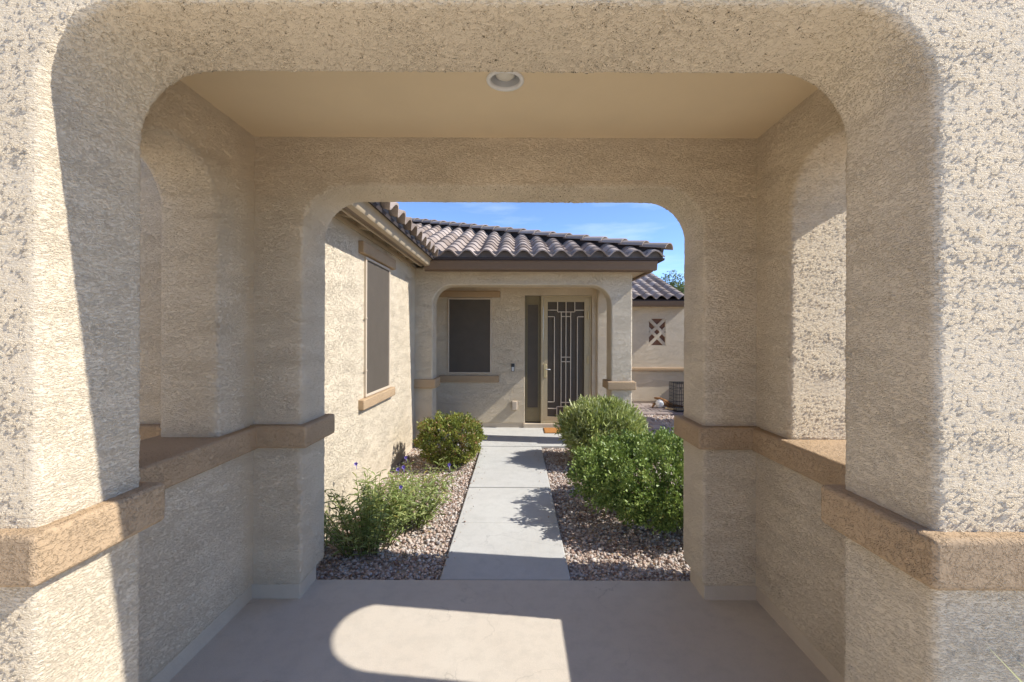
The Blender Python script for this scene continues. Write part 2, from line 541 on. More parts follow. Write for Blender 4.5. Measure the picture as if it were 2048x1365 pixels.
# smooth stem wall below the stucco
for x0, x1, y0, y1 in ((SL0, JL - 0.014, FY0 + 0.014, FY1 - 0.014), (JR + 0.014, SR1, FY0 + 0.014, FY1 - 0.014),
                       (-3.58, JL - 0.014, RY0 + 0.014, 3.13), (JR + 0.014, SR1 - 0.02, RY0 + 0.014, 3.13),
                       (SL0 + 0.014, SL1 - 0.013, FY1 - 0.05, RY0 + 0.05), (SR0 + 0.013, SR1 - 0.016, FY1 - 0.05, RY0 + 0.05)):
    box('stem_wall', x0, x1, y0, y1, -0.1, WB + 0.03, 'base', GW, 0.006)
BP = 0.05
for x0, x1, y0, y1, z0, z1 in ((SL0 - 0.06, JL + BP, FY0 - BP, FY1 + BP, 0.995, 1.142), (JR - BP, SR1 + 0.06, FY0 - BP, FY1 + BP, 0.995, 1.142),
                               (-3.65, JL + BP, RY0 - BP, RY1 + BP, 0.978, 1.122), (JR - BP, SR1 + 0.05, RY0 - BP, RY1 + BP, 0.978, 1.122),
                               (SL0 - BP, SL1 + BP, FY1 - 0.02, RY0 + 0.02, 0.972, 1.116), (SR0 - BP, SR1 + 0.044, FY1 - 0.02, RY0 + 0.02, 0.972, 1.116)):
    box('ledge_band', x0, x1, y0, y1, z0, z1, 'trim', GW, 0.018, 3)
LC = (-0.060, 2.225, 2.96)
bm = bmesh.new()
q = [bm.verts.new(p) for p in ((SL1 - 0.03, FY1 - 0.03, 2.96), (SR0 + 0.03, FY1 - 0.03, 2.96), (SR0 + 0.03, RY0 + 0.03, 2.96), (SL1 - 0.03, RY0 + 0.03, 2.96))]
rg = [bm.verts.new((LC[0] + 0.076 * math.cos(k * math.pi / 20), LC[1] + 0.076 * math.sin(k * math.pi / 20), 2.96)) for k in range(40)]
ed_ = [bm.edges.new((q[k], q[(k + 1) % 4])) for k in range(4)] + [bm.edges.new((rg[k], rg[(k + 1) % 40])) for k in range(40)]
bmesh.ops.triangle_fill(bm, use_beauty=True, edges=ed_)
finish_bm(bm, 'ceiling', 'ceiling', GW)
box('roof_slab', SL0 + 0.02, SR1 - 0.02, FY0 + 0.03, RY1 - 0.03, 3.25, 3.38, 'underlay', GW)

# recessed ceiling light
LT = thing('ceiling_light', 'white round recessed light set in the gateway ceiling', 'ceiling light', LC)
bm = bmesh.new()
bm_lathe(bm, [(0.072, 0.004), (0.073, -0.006), (0.078, -0.011), (0.089, -0.010), (0.094, -0.004), (0.094, -0.0005)], LC, 40)
finish_bm(bm, 'trim_ring', 'white', LT, smooth=True)
bm = bmesh.new()
bm_lathe(bm, [(0.0735, 0.0), (0.070, 0.03), (0.062, 0.075), (0.052, 0.11), (0.001, 0.112)], LC, 40)
finish_bm(bm, 'reflector', 'silver', LT, smooth=True)
bm = bmesh.new()
bm_lathe(bm, [(0.020, 0.11), (0.026, 0.08), (0.047, 0.045), (0.050, 0.030), (0.045, 0.018), (0.030, 0.010), (0.001, 0.007)], LC, 28)
finish_bm(bm, 'bulb', 'lens', LT, smooth=True)

# ------------------------------------------------------------------ house
HS = thing('house', 'beige stucco house with clay coloured tile roof and arched front porch', 'house', (-1.0, 6.0, 0))
HX = -1.57
PY0, PY1, DY = 6.95, 7.28, 8.23
PJL, PJR, PXR = -1.29, 1.46, 1.79
box('side_wing_wall', -7.0, HX, 3.20, 8.60, 0.06, 2.92, 'stucco_house', HS)
box('stem_wall', -7.0, HX - 0.012, 3.20, 8.60, -0.2, 0.07, 'base', HS)
prism('porch_arch', u_shape(-1.75, PXR, 0.06, 2.74, PJL, PJR, 2.465, 0.30), 'Y', PY0, PY1, 'stucco_house', HS, 0.025, 3)
prism('porch_side_arch', u_shape(PY1 - 0.04, DY + 0.2, 0.06, 2.735, PY1 + 0.06, DY - 0.05, 2.465, 0.30), 'X', PJR + 0.004, PXR - 0.004, 'stucco_house', HS, 0.025, 3)
prism('door_wall', [(-1.75, 0.085), (0.155, 0.085), (0.155, 2.425), (1.38, 2.425), (1.38, 0.085), (PXR - 0.01, 0.085), (PXR - 0.01, 2.735), (-1.75, 2.735)], 'Y', DY, DY + 0.22, 'stucco_house', HS, 0.010, 2)
box('stem_wall', -1.75, 0.16, DY + 0.012, DY + 0.2, -0.1, 0.1, 'base', HS)
box('threshold', 0.13, 1.42, DY - 0.02, DY + 0.2, -0.1, 0.075, 'base', HS, 0.006)
box('east_wall', 1.5, PXR - 0.006, DY + 0.18, 15.5, -0.1, 2.73, 'stucco_house', HS)
box('porch_ceiling', -1.62, PXR - 0.03, PY1 - 0.02, DY + 0.05, 2.56, 2.66, 'ceiling', HS)
for x0, x1, y0, y1, z0, z1 in ((-1.62, PJL + 0.05, PY0 - 0.05, PY1 + 0.05, 0.872, 1.012), (PJR - 0.06, PXR + 0.05, PY0 - 0.055, PY1 + 0.05, 0.855, 0.985)):
    box('ledge_band', x0, x1, y0, y1, z0, z1, 'trim', HS, 0.016, 2)
for x0, x1 in ((-1.6, PJL - 0.012), (PJR + 0.012, PXR - 0.012)):
    box('stem_wall', x0, x1, PY0 + 0.012, PY1 - 0.012, -0.1, 0.08, 'base', HS)

def rect_frame(bm, axis, a0, a1, u0, u1, z0, z1, w):
    def q(ua, ub, za, zb):
        if axis == 'Y':
            bm_box(bm, ua, ub, a0, a1, za, zb)
        else:
            bm_box(bm, a0, a1, ua, ub, za, zb)
    q(u0, u1, z1 - w, z1)
    q(u0, u1, z0, z0 + w)
    q(u0, u0 + w, z0 + w, z1 - w)
    q(u1 - w, u1, z0 + w, z1 - w)

# window on the side wing, facing the walkway
w = box('window', HX - 0.02, HX + 0.012, 4.655, 5.485, 1.075, 2.475, 'screen', HS)
bm = bmesh.new()
rect_frame(bm, 'X', HX - 0.01, HX + 0.024, 4.63, 5.51, 1.05, 2.50, 0.027)
finish_bm(bm, 'screen_frame', 'frame', w, 0.003, 1)
for z in (1.32, 1.86):
    box('clip', HX + 0.02, HX + 0.032, 4.60, 4.645, z, z + 0.012, 'frame', w)
box('header', HX - 0.03, HX + 0.055, 4.46, 5.66, 2.508, 2.632, 'trim', w, 0.012, 2)
box('sill', HX - 0.03, HX + 0.06, 4.47, 5.63, 0.94, 1.046, 'trim', w, 0.012, 2)
# window beside the front door
w = box('window', -1.232, -0.478, DY - 0.010, DY + 0.03, 1.010, 2.345, 'screen', HS)
bm = bmesh.new()
rect_frame(bm, 'Y', DY - 0.022, DY + 0.02, -1.255, -0.455, 0.987, 2.368, 0.026)
finish_bm(bm, 'screen_frame', 'frame', w, 0.003, 1)
box('header', -1.44, -0.30, DY - 0.05, DY + 0.03, 2.378, 2.495, 'trim', w, 0.012, 2)
box('sill', -1.41, -0.315, DY - 0.055, DY + 0.03, 0.832, 0.952, 'trim', w, 0.012, 2)

# sidelight
sl = box('sidelight', 0.157, 0.452, DY + 0.10, DY + 0.15, 0.076, 2.42, 'olive', HS)
box('screen_panel', 0.205, 0.398, DY + 0.085, DY + 0.103, 0.36, 2.255, 'screen', sl)
bm = bmesh.new()
rect_frame(bm, 'Y', DY + 0.078, DY + 0.102, 0.192, 0.411, 0.345, 2.27, 0.013)
finish_bm(bm, 'screen_frame', 'olive', sl)
box('bottom_gap', 0.16, 0.452, DY + 0.09, DY + 0.11, 0.0755, 0.092, 'dark', sl)

# security door
dx = lambda zx: 0.494 + (zx - 128) / (555 - 128) * (1.325 - 0.494)
dz = lambda zy: 2.386 - (zy - 70) / (1255 - 70) * (2.386 - 0.078)
sd = box('security_door', 0.494 + 0.01, 1.325 - 0.01, DY + 0.07, DY + 0.12, 0.085, 2.38, 'screen', HS)
bm = bmesh.new()
rect_frame(bm, 'Y', DY + 0.03, DY + 0.118, 0.452, 1.376, 0.077, 2.423, 0.040)
finish_bm(bm, 'door_frame', 'door', sd, 0.004, 2)
bm = bmesh.new()
x0, x1, z0, z1 = 0.496, 1.332, 0.12, 2.38
ix0, ix1, iz0, iz1 = dx(168), dx(515), dz(1195), dz(110)
yb0, yb1 = DY + 0.036, DY + 0.085
bm_box(bm, x0, ix0, yb0, yb1, z0, z1)
bm_box(bm, ix1, x1, yb0, yb1, z0, z1)
bm_box(bm, ix0, ix1, yb0, yb1, iz1, z1)
bm_box(bm, ix0, ix1, yb0, yb1, z0, iz0)
finish_bm(bm, 'door_leaf_frame', 'door', sd)
def bar(ax, az, bx, bz):
    h = 0.0075
    X0, X1 = sorted((dx(ax), dx(bx)))
    Z0, Z1 = sorted((dz(az), dz(bz)))
    vert = (X1 - X0) < (Z1 - Z0)
    yo = 0.0 if vert else 0.0015
    if vert:
        X0, X1 = X0 - h, X1 + h
    else:
        Z0, Z1 = Z0 - h, Z1 + h
        X0, X1 = X0 + h, X1 - h
    box('grille_bar', X0, X1, DY + 0.045 + yo, DY + 0.062 + yo, Z0, Z1, 'bars', sd)
B = [(168, 188, 262, 188), (262, 110, 262, 205), (262, 205, 425, 205), (425, 110, 425, 205), (425, 188, 515, 188),
     (342, 110, 342, 1195), (297, 205, 297, 1100), (387, 205, 387, 1100), (258, 1100, 425, 1100), (258, 1100, 258, 1195), (425, 1100, 425, 1195),
     (168, 1117, 258, 1117), (425, 1117, 515, 1117), (168, 250, 233, 250), (233, 250, 233, 1055), (168, 1055, 233, 1055),
     (515, 250, 450, 250), (450, 250, 450, 1055), (515, 1055, 450, 1055)]
for y in (248, 632, 675, 1060):
    B += [(297, y, 342, y), (342, y, 387, y)]
for b in B:
    bar(*b)
hp = box('handle_plate', dx(130), dx(158), DY + 0.018, DY + 0.037, dz(825), dz(697), 'brass', sd, 0.008, 2)
bm = bmesh.new()
hx = dx(150)
bm_tube(bm, [(hx, DY + 0.02, dz(745)), (hx, DY - 0.02, dz(745)), (hx + 0.015, DY - 0.03, dz(745)), (dx(193), DY - 0.03, dz(747))], 0.008, 8)
finish_bm(bm, 'lever', 'silver', hp, smooth=True)
for y in (235, 655, 1090):
    box('hinge', dx(545), dx(557), DY + 0.018, DY + 0.037, dz(y + 38), dz(y - 38), 'brass', sd, 0.004, 1)

box('unseen_wall', -9.0, -4.6, -7.0, 2.0, -0.1, 3.3, 'stucco_house', HS)  # unseen wall, added to bounce warm sunlight into the gateway

# roof: deck, tiles, hip caps
Z0, PIT = 2.83, 1 / 3
EX, EY, EXR = -1.20, 6.53, 2.15
DEPTH = 7.5
cs = 1 / math.sqrt(1 + PIT * PIT)
roof_v = [(EX, EY, Z0), (EXR, EY, Z0), (EXR - DEPTH, EY + DEPTH, Z0 + DEPTH * PIT), (EX - DEPTH, EY + DEPTH, Z0 + DEPTH * PIT),
          (EXR, EY + 9.5, Z0), (EX, 3.26, Z0), (EX - DEPTH, 3.26, Z0 + DEPTH * PIT), (EXR - DEPTH, EY + 9.5, Z0 + DEPTH * PIT)]
bm = bmesh.new()
vs = [bm.verts.new((x, y, z - 0.012)) for x, y, z in roof_v]
for f in ((0, 1, 2, 3), (1, 4, 7, 2), (5, 0, 3, 6)):
    bm.faces.new([vs[i] for i in f])
roof = finish_bm(bm, 'roof', 'underlay', HS)
roof.modifiers.new('thick', 'SOLIDIFY').thickness = 0.03
roof.modifiers['thick'].offset = -1

def tile_mesh(rnd_v, pitch=0.271, length=0.43, amp=0.043):
    n = 14
    th = 0.021
    vs, fs = [], []
    for j, v in enumerate((0.0, length)):
        for lay_ in (0, 1):
            for i in range(n + 1):
                u = i / n
                ph = 2 * math.pi * (u + 0.5)
                w_ = amp * (math.cos(ph) - 0.16 * math.cos(2 * ph))
                vs.append(((u - 0.5) * (pitch + 0.006), v, w_ + 0.056 + (0.026 if j == 0 else 0.0) - (th if lay_ else 0)))
    k = n + 1
    t0, b0, t1, b1 = 0, k, 2 * k, 3 * k
    for i in range(n):
        fs.append((t0 + i, t0 + i + 1, t1 + i + 1, t1 + i))
        fs.append((b0 + i, b1 + i, b1 + i + 1, b0 + i + 1))
        fs.append((t0 + i, b0 + i, b0 + i + 1, t0 + i + 1))
    me = bpy.data.meshes.new('tile')
    me.from_pydata(vs, [], fs)
    me.shade_smooth()
    me.set_sharp_from_angle(angle=R(50))
    set_rnd(me, rnd_v)
    me.materials.append(M['tile'])
    return me

TILES = [tile_mesh(v) for v in (0.0, 0.2, 0.4, 0.55, 0.7, 0.85, 1.0)]

def put_tile(parent, origin, across, upslope_plan, pit, me=None):
    a = Vector(across).normalized()
    u = Vector((upslope_plan[0], upslope_plan[1], pit)).normalized()
    n = a.cross(u)
    m = Matrix((a, u, n)).transposed().to_4x4()
    m.translation = Vector(origin) + n * random.uniform(-0.002, 0.003)
    o = bpy.data.objects.new('tile', me or random.choice(TILES))
    COL.objects.link(o)
    o.parent = parent
    o.matrix_basis = m @ Matrix.Rotation(random.uniform(-0.008, 0.008), 4, 'Z')
    return o

PT = 0.271
EXPO = 0.345
for j in range(19):
    dy = j * EXPO * cs - 0.05
    y, z = EY + dy, Z0 + dy * PIT
    off = 0.0
    i = 0
    while True:
        x = EXR - 0.02 - PT * (i + 0.5) - off
        lim_r = EXR - max(dy, 0) - 0.06
        lim_l = EX - max(dy, 0) - 0.05
        if x < lim_l:
            break
        if x + PT / 2 < lim_r + 0.13 and x > -4.6:
            put_tile(roof, (x, y, z), (1, 0, 0), (0, 1), PIT)
        i += 1
for j in range(2):                       # side wing eave, tile ends seen from below
    dd = j * EXPO * cs - 0.05
    for i in range(12):
        y = EY - 0.02 - PT * (i + 0.5)
        put_tile(roof, (EX - dd, y, Z0 + dd * PIT), (0, 1, 0), (-1, 0), PIT)
for j in range(3):                       # east hip face, first courses
    dd = j * EXPO * cs - 0.05
    for i in range(7):
        y = EY + 0.05 + PT * (i + 0.5)
        if y - PT / 2 > EY + dd + 0.13:
            put_tile(roof, (EXR - dd, y, Z0 + dd * PIT), (0, 1, 0), (-1, 0), PIT)

def cap_mesh(v):
    vs, fs = [], []
    n = 10
    for j, (yy, r) in enumerate(((0, 0.128), (0.43, 0.108))):
        for lay_ in (0, 1):
            for i in range(n + 1):
                th = math.pi * (0.06 + 0.88 * i / n)
                rr = r - 0.016 * lay_
                vs.append((rr * math.cos(th), yy, rr * 0.85 * math.sin(th) + (0.02 if j == 0 else 0)))
    k = n + 1
    for i in range(n):
        fs.append((i, 2 * k + i, 2 * k + i + 1, i + 1))
        fs.append((k + i, k + i + 1, 3 * k + i + 1, 3 * k + i))
        fs.append((i, i + 1, k + i + 1, k + i))
    fs.append((0, k, 3 * k, 2 * k))
    fs.append((n, 2 * k + n, 3 * k + n, k + n))
    me = bpy.data.meshes.new('hip_cap')
    me.from_pydata(vs, [], fs)
    me.shade_smooth()
    me.set_sharp_from_angle(angle=R(50))
    set_rnd(me, v)
    me.materials.append(M['tile'])
    return me
CAPS = [cap_mesh(v) for v in (0.3, 0.5, 0.7, 0.95)]
hd = Vector((-1, 1, PIT)).normalized()
side = Vector((1, 1, 0)).normalized()
nrm = side.cross(hd)
if nrm.z < 0:
    nrm = -nrm
hm = Matrix((side, hd, nrm)).transposed().to_4x4()
if hm.determinant() < 0:
    hm = Matrix((-side, hd, nrm)).transposed().to_4x4()
for k in range(26):
    o = bpy.data.objects.new('hip_cap', CAPS[k % 4])
    COL.objects.link(o)
    o.parent = roof
    p = Vector((EXR + 0.04, EY - 0.04, Z0 + 0.095 - 0.02)) + hd * (k * 0.375)
    m = hm.copy()
    m.translation = p
    o.matrix_basis = m
bm = bmesh.new()
bm_box(bm, -0.035, 0.035, 0.05, 9.8, -0.10, 0.105)
mm = hm.copy()
mm.translation = Vector((EXR, EY, Z0 + 0.05))
bmesh.ops.transform(bm, matrix=mm, verts=bm.verts)
finish_bm(bm, 'hip_board', 'underlay', roof)

# eave trim
box('bird_stop', EX - 0.06, EXR - 0.02, EY + 0.02, EY + 0.045, Z0 - 0.02, Z0 + 0.085, 'birdstop', roof)
box('bird_stop', EX - 0.045, EX - 0.02, 3.27, EY - 0.02, Z0 - 0.02, Z0 + 0.085, 'birdstop', roof)
GX, GYf = -1.255, 6.60
prism('gutter', [(-1.345, 2.705), (-1.285, 2.705), (-1.270, 2.73), (-1.262, 2.775), (-1.242, 2.80), (-1.242, 2.822), (-1.345, 2.822)], 'Y', 3.26, 6.62, 'fascia', HS, 0.003, 1, 30)
box('fascia_board', -1.40, -1.347, 3.26, 6.64, 2.712, 2.855, 'gutter', HS, 0.004, 1)
box('drip_lip', -1.424, -1.402, 3.26, 6.66, 2.700, 2.80, 'fascia', HS, 0.003, 1)
for k in range(7):
    y = 3.40 + k * 0.50
    prism('rafter_tail', [(HX + 0.0, 2.745), (-1.425, 2.715), (-1.425, 2.77), (HX, 2.82)], 'Y', y, y + 0.045, 'fascia', HS)
prism('soffit_deck', [(HX - 0.05, 2.835), (-1.41, 2.775), (-1.41, 2.79), (HX - 0.05, 2.85)], 'Y', 3.26, 6.9, 'fascia', HS)
box('frieze_board', HX - 0.01, HX + 0.022, 3.26, 6.94, 2.70, 2.75, 'fascia', HS, 0.004, 1)
prism('gutter', [(6.70, 2.655), (6.605, 2.655), (6.592, 2.69), (6.585, 2.735), (6.565, 2.765), (6.565, 2.79), (6.70, 2.79)], 'X', -1.36, 2.06, 'gutter', HS, 0.003, 1, 30)
box('fascia_board', -1.37, 2.03, 6.702, 6.735, 2.64, 2.83, 'gutter', HS, 0.004, 1)
box('soffit', -1.40, 1.99, 6.73, PY0 + 0.05, 2.675, 2.70, 'fascia', HS)
box('soffit', PXR - 0.03, 1.995, PY0 + 0.052, 15, 2.677, 2.702, 'fascia', HS)
box('fascia_board', 1.998, 2.03, 6.74, 15, 2.64, 2.83, 'gutter', HS, 0.004, 1)
prism('eave_closure', [(6.735, 2.70), (6.60, 2.80), (PY0 + 0.1, 2.93), (PY0 + 0.1, 2.70)], 'X', -1.4, 1.99, 'underlay', HS)

# doorbell, outlet, doormat
db = thing('doorbell', 'small black and silver video doorbell on wall beside front door', 'doorbell', (-0.064, DY, 1.05))
box('body', -0.094, -0.036, DY - 0.022, DY + 0.002, 1.03, 1.175, 'black', db, 0.008, 2)
box('button_plate', -0.087, -0.043, DY - 0.027, DY - 0.021, 1.038, 1.112, 'silver', db, 0.003, 1)
ob = thing('outlet_box', 'beige weatherproof outlet box low on wall beside front door', 'outlet', (0.0, DY, 0.33))
box('cover', -0.075, 0.012, DY - 0.06, DY + 0.004, 0.335, 0.485, 'frame', ob, 0.008, 2)
box('base_plate', -0.085, 0.022, DY - 0.012, DY + 0.003, 0.325, 0.495, 'frame', ob, 0.004, 1)
dm = thing('doormat', 'orange brown coir doormat on porch floor before front door', 'doormat', (0.9, 7.98, 0.002))
bm = bmesh.new()
bm_box(bm, 0.50, 1.30, 7.76, 8.16, 0.003, 0.02)
finish_bm(bm, 'pile', 'mat', dm, 0.006, 1)
bm = bmesh.new()
rect_frame(bm, 'X', 0, 0.1, 0, 0.1, 0, 0.1, 0.01) if False else None
for q in ((0.49, 1.31, 7.75, 7.765), (0.49, 1.31, 8.155, 8.17), (0.49, 0.505, 7.765, 8.155), (1.295, 1.31, 7.765, 8.155)):
    bm_box(bm, q[0], q[1], q[2], q[3], 0.003, 0.014)
finish_bm(bm, 'edge_binding', 'wood', dm)

# ------------------------------------------------------------------ far wing
FW = thing('rear_outbuilding', 'low stucco outbuilding beyond the porch with lattice niche and tiled roof', 'building', (3.0, 11.3, 0))
WY = 11.3
NX0, NX1, NZ0, NZ1 = (1298 - 1033) / 900 * WY, (1331 - 1033) / 900 * WY, 1.7 - 20 / 900 * WY, 1.7 + 33 / 900 * WY
bm = bmesh.new()
bm_box(bm, 1.2, NX0, WY, WY + 0.2, 0.05, 2.5)
bm_box(bm, NX1, 4.30, WY, WY + 0.2, 0.05, 2.5)
bm_box(bm, NX0, NX1, WY, WY + 0.2, 0.05, NZ0)
bm_box(bm, NX0, NX1, WY, WY + 0.2, NZ1, 2.5)
bmesh.ops.remove_doubles(bm, verts=bm.verts, dist=1e-5)
fw = finish_bm(bm, 'front_wall', 'stucco_house', FW)
box('niche_back', NX0 - 0.02, NX1 + 0.02, WY + 0.07, WY + 0.1, NZ0 - 0.02, NZ1 + 0.02, 'niche', FW)
W_, H_ = NX1 - NX0, NZ1 - NZ0
hw = 0.052
def lat(pts, n):
    bm = bmesh.new()
    bm_prism(bm, pts, 'Y', WY + 0.012 + 0.003 * n, WY + 0.072 + 0.001 * n)
    finish_bm(bm, 'lattice_bar', 'stucco_house', FW)
for n, (sx, sz) in enumerate(((1, 1), (1, -1), (-1, 1), (-1, -1))):
    cxn = NX0 if sx > 0 else NX1
    czn = NZ0 if sz > 0 else NZ1
    a = hw
    pts = [(0, 0), (a, 0), (W_, W_ - a), (W_, W_ + a), (0, a)]
    lat([(cxn + sx * p, czn + sz * q) for p, q in pts], n)
box('ledge_band', 1.3, 4.32, WY - 0.055, WY + 0.02, 0.80, 0.885, 'trim', FW, 0.01, 1)
box('stem_wall', 1.3, 4.29, WY + 0.012, WY + 0.15, -0.15, 0.06, 'base', FW)
box('body', 1.3, 4.22, WY + 0.19, 16, -0.1, 2.48, 'stucco_house', FW)
FZ0, FEY = 2.57, 10.88
bm = bmesh.new()
vs = [bm.verts.new(p) for p in ((0.6, FEY, FZ0 - 0.015), (4.20, FEY, FZ0 - 0.015), (4.20, FEY + 3.2, FZ0 - 0.015 + 3.2 * PIT), (0.6, FEY + 3.2, FZ0 - 0.015 + 3.2 * PIT), (4.2, FEY + 6, FZ0 + .2), (0.6, FEY + 6, FZ0 + .2))]
bm.faces.new(vs[:4])
bm.faces.new((vs[3], vs[2], vs[4], vs[5]))
fr = finish_bm(bm, 'roof', 'underlay', FW)
fr.modifiers.new('thick', 'SOLIDIFY').thickness = 0.03
fr.modifiers['thick'].offset = -1
for j in range(9):
    dy = j * EXPO * cs - 0.05
    for i in range(8):
        x = 4.17 - PT * (i + 0.5)
        put_tile(fr, (x, FEY + dy, FZ0 + dy * PIT), (1, 0, 0), (0, 1), PIT)
prism('gutter', [(10.99, 2.41), (10.91, 2.41), (10.895, 2.45), (10.88, 2.50), (10.87, 2.53), (10.99, 2.53)], 'X', 1.9, 4.2, 'gutter', FW, 0.003, 1, 30)
box('fascia_board', 1.9, 4.2, 10.992, 11.02, 2.40, 2.56, 'gutter', FW)
box('soffit', 1.9, 4.2, 11.02, WY + 0.02, 2.44, 2.46, 'fascia', FW)
box('rake_board', 4.203, 4.23, FEY + 0.1, WY, 2.40, 2.56, 'gutter', FW)
box('garden_wall', 5.40, 5.6, 9.0, 11.29, -0.1, 1.80, 'stucco_house', FW)
box('unseen_wall', 5.0, 8.5, 6.95, 8.95, -0.1, 2.95, 'stucco_house', FW)  # unseen block, added to throw shade over the gravel and paver walk

# ------------------------------------------------------------------ gravel
def stones(n, region, smin, smax, zbase):
    t = (1 + 5 ** 0.5) / 2
    ico = unit(np.array([(-1, t, 0), (1, t, 0), (-1, -t, 0), (1, -t, 0), (0, -1, t), (0, 1, t), (0, -1, -t), (0, 1, -t), (t, 0, -1), (t, 0, 1), (-t, 0, -1), (-t, 0, 1)], float))
    F = np.array([(0, 11, 5), (0, 5, 1), (0, 1, 7), (0, 7, 10), (0, 10, 11), (1, 5, 9), (5, 11, 4), (11, 10, 2), (10, 7, 6), (7, 1, 8), (3, 9, 4), (3, 4, 2), (3, 2, 6), (3, 6, 8), (3, 8, 9), (4, 9, 5), (2, 4, 11), (6, 2, 10), (8, 6, 7), (9, 8, 1)])
    P = []
    while len(P) < n:
        q = region()
        if q is not None:
            P.append(q)
    P = np.array(P)
    S = (smin + (smax - smin) * rng.random((n, 1)) ** 1.8) * rng.uniform(0.55, 1.25, (n, 3)) * 0.5
    A = rng.normal(size=(n, 3, 3))
    Q, _ = np.linalg.qr(A)
    V = ico[None] * rng.uniform(0.72, 1.2, (n, 12, 1)) * S[:, None, :]
    V = np.einsum('nij,nkj->nki', Q, V)
    V[:, :, 2] *= 0.75
    V[:, :, 0] += P[:, 0:1]
    V[:, :, 1] += P[:, 1:2]
    V[:, :, 2] += zbase + rng.uniform(-0.004, 0.016, (n, 1))
    tris = (F[None] + (np.arange(n) * 12)[:, None, None]).reshape(-1, 3)
    return V.reshape(-1, 3), tris, np.repeat(rng.random(n), 12)

def reg_beds():
    if random.random() < 0.40:
        x, y = random.uniform(-1.60, -0.535), random.uniform(3.10, 6.93)
    else:
        x, y = random.uniform(0.395, 1.95), random.uniform(3.10, 6.90)
    return (x, y)
def reg_back():
    x, y = random.uniform(2.70, 4.9), random.uniform(6.6, 9.9)
    if x > 3.65 or y < 9.82:
        return (x, y)
def reg_strip():
    return (random.uniform(1.85, 4.9), random.uniform(11.15, 11.3))
parts = [stones(36000, reg_beds, 0.012, 0.042, -0.048), stones(6000, reg_back, 0.03, 0.055, -0.050), stones(500, reg_strip, 0.03, 0.05, -0.045)]
off = 0
VV, TT, RR = [], [], []
for v, t_, r_ in parts:
    VV.append(v)
    TT.append(t_ + off)
    RR.append(r_)
    off += len(v)
gr = link_mesh('gravel', np_mesh('gravel', np.concatenate(VV), np.concatenate(TT), np.concatenate(RR)), 'gravel')
tag(gr, 'pink and tan crushed gravel filling the beds beside the walkway', 'gravel', kind='stuff')

# stray pebbles on the path and dry leaves in the beds
pv, pt, pr = stones(70, lambda: (random.choice((random.gauss(-0.47, 0.05), random.gauss(0.33, 0.05))), random.uniform(3.2, 6.8)), 0.012, 0.024, 0.004)
tag(link_mesh('pebbles', np_mesh('pebbles', pv, pt, pr), 'gravel'), 'stray pebbles scattered along the walkway edges', 'pebbles', kind='stuff')
nl = 420
lx = np.where(rng.random(nl) < 0.5, rng.uniform(-1.5, -0.56, nl), rng.uniform(0.42, 1.6, nl))
LP = np.stack([lx, rng.uniform(3.2, 6.6, nl), rng.uniform(-0.03, -0.015, nl)], 1)
LD = rng.normal(size=(nl, 3)) * np.array((1, 1, 0.25))
tag(link_mesh('leaf_litter', leaves('leaf_litter', LP, LD, rng.uniform(0.02, 0.045, nl), rng.uniform(0.008, 0.015, nl), rng.random(nl), LANCE, up=np.tile((0.0, 0.0, 1.0), (nl, 1)) + rng.normal(size=(nl, 3)) * 0.3), 'litter'), 'dry fallen leaves scattered over the gravel beds', 'leaf litter', kind='stuff')

# ------------------------------------------------------------------ plants
def lump_dir(n):
    return unit(rng.normal(size=(n, 3)))

def lump(d, amp, freq, seed):
    r = np.random.default_rng(seed)
    out = np.zeros(len(d))
    for k in range(5):
        f = r.normal(size=3) * freq * (1 + 0.6 * k)
        out += np.sin(d @ f + r.uniform(0, 6.28)) / (1 + 0.5 * k)
    return 1 + amp * out

def branches(name, parent, base, tips, r0, mat='stem', wob=0.03):
    bm = bmesh.new()
    for t_ in tips:
        b = Vector(base) + Vector((random.uniform(-1, 1), random.uniform(-1, 1), 0)) * r0 * 4
        t_ = Vector(t_)
        m1 = b.lerp(t_, 0.4) + Vector((random.uniform(-wob, wob), random.uniform(-wob, wob), random.uniform(0, wob)))
        m2 = b.lerp(t_, 0.75) + Vector((random.uniform(-wob, wob), random.uniform(-wob, wob), 0))
        bm_tube(bm, [b, m1, m2, t_], [r0, r0 * 0.75, r0 * 0.5, r0 * 0.25], 5)
    return finish_bm(bm, name, mat, parent, smooth=True)

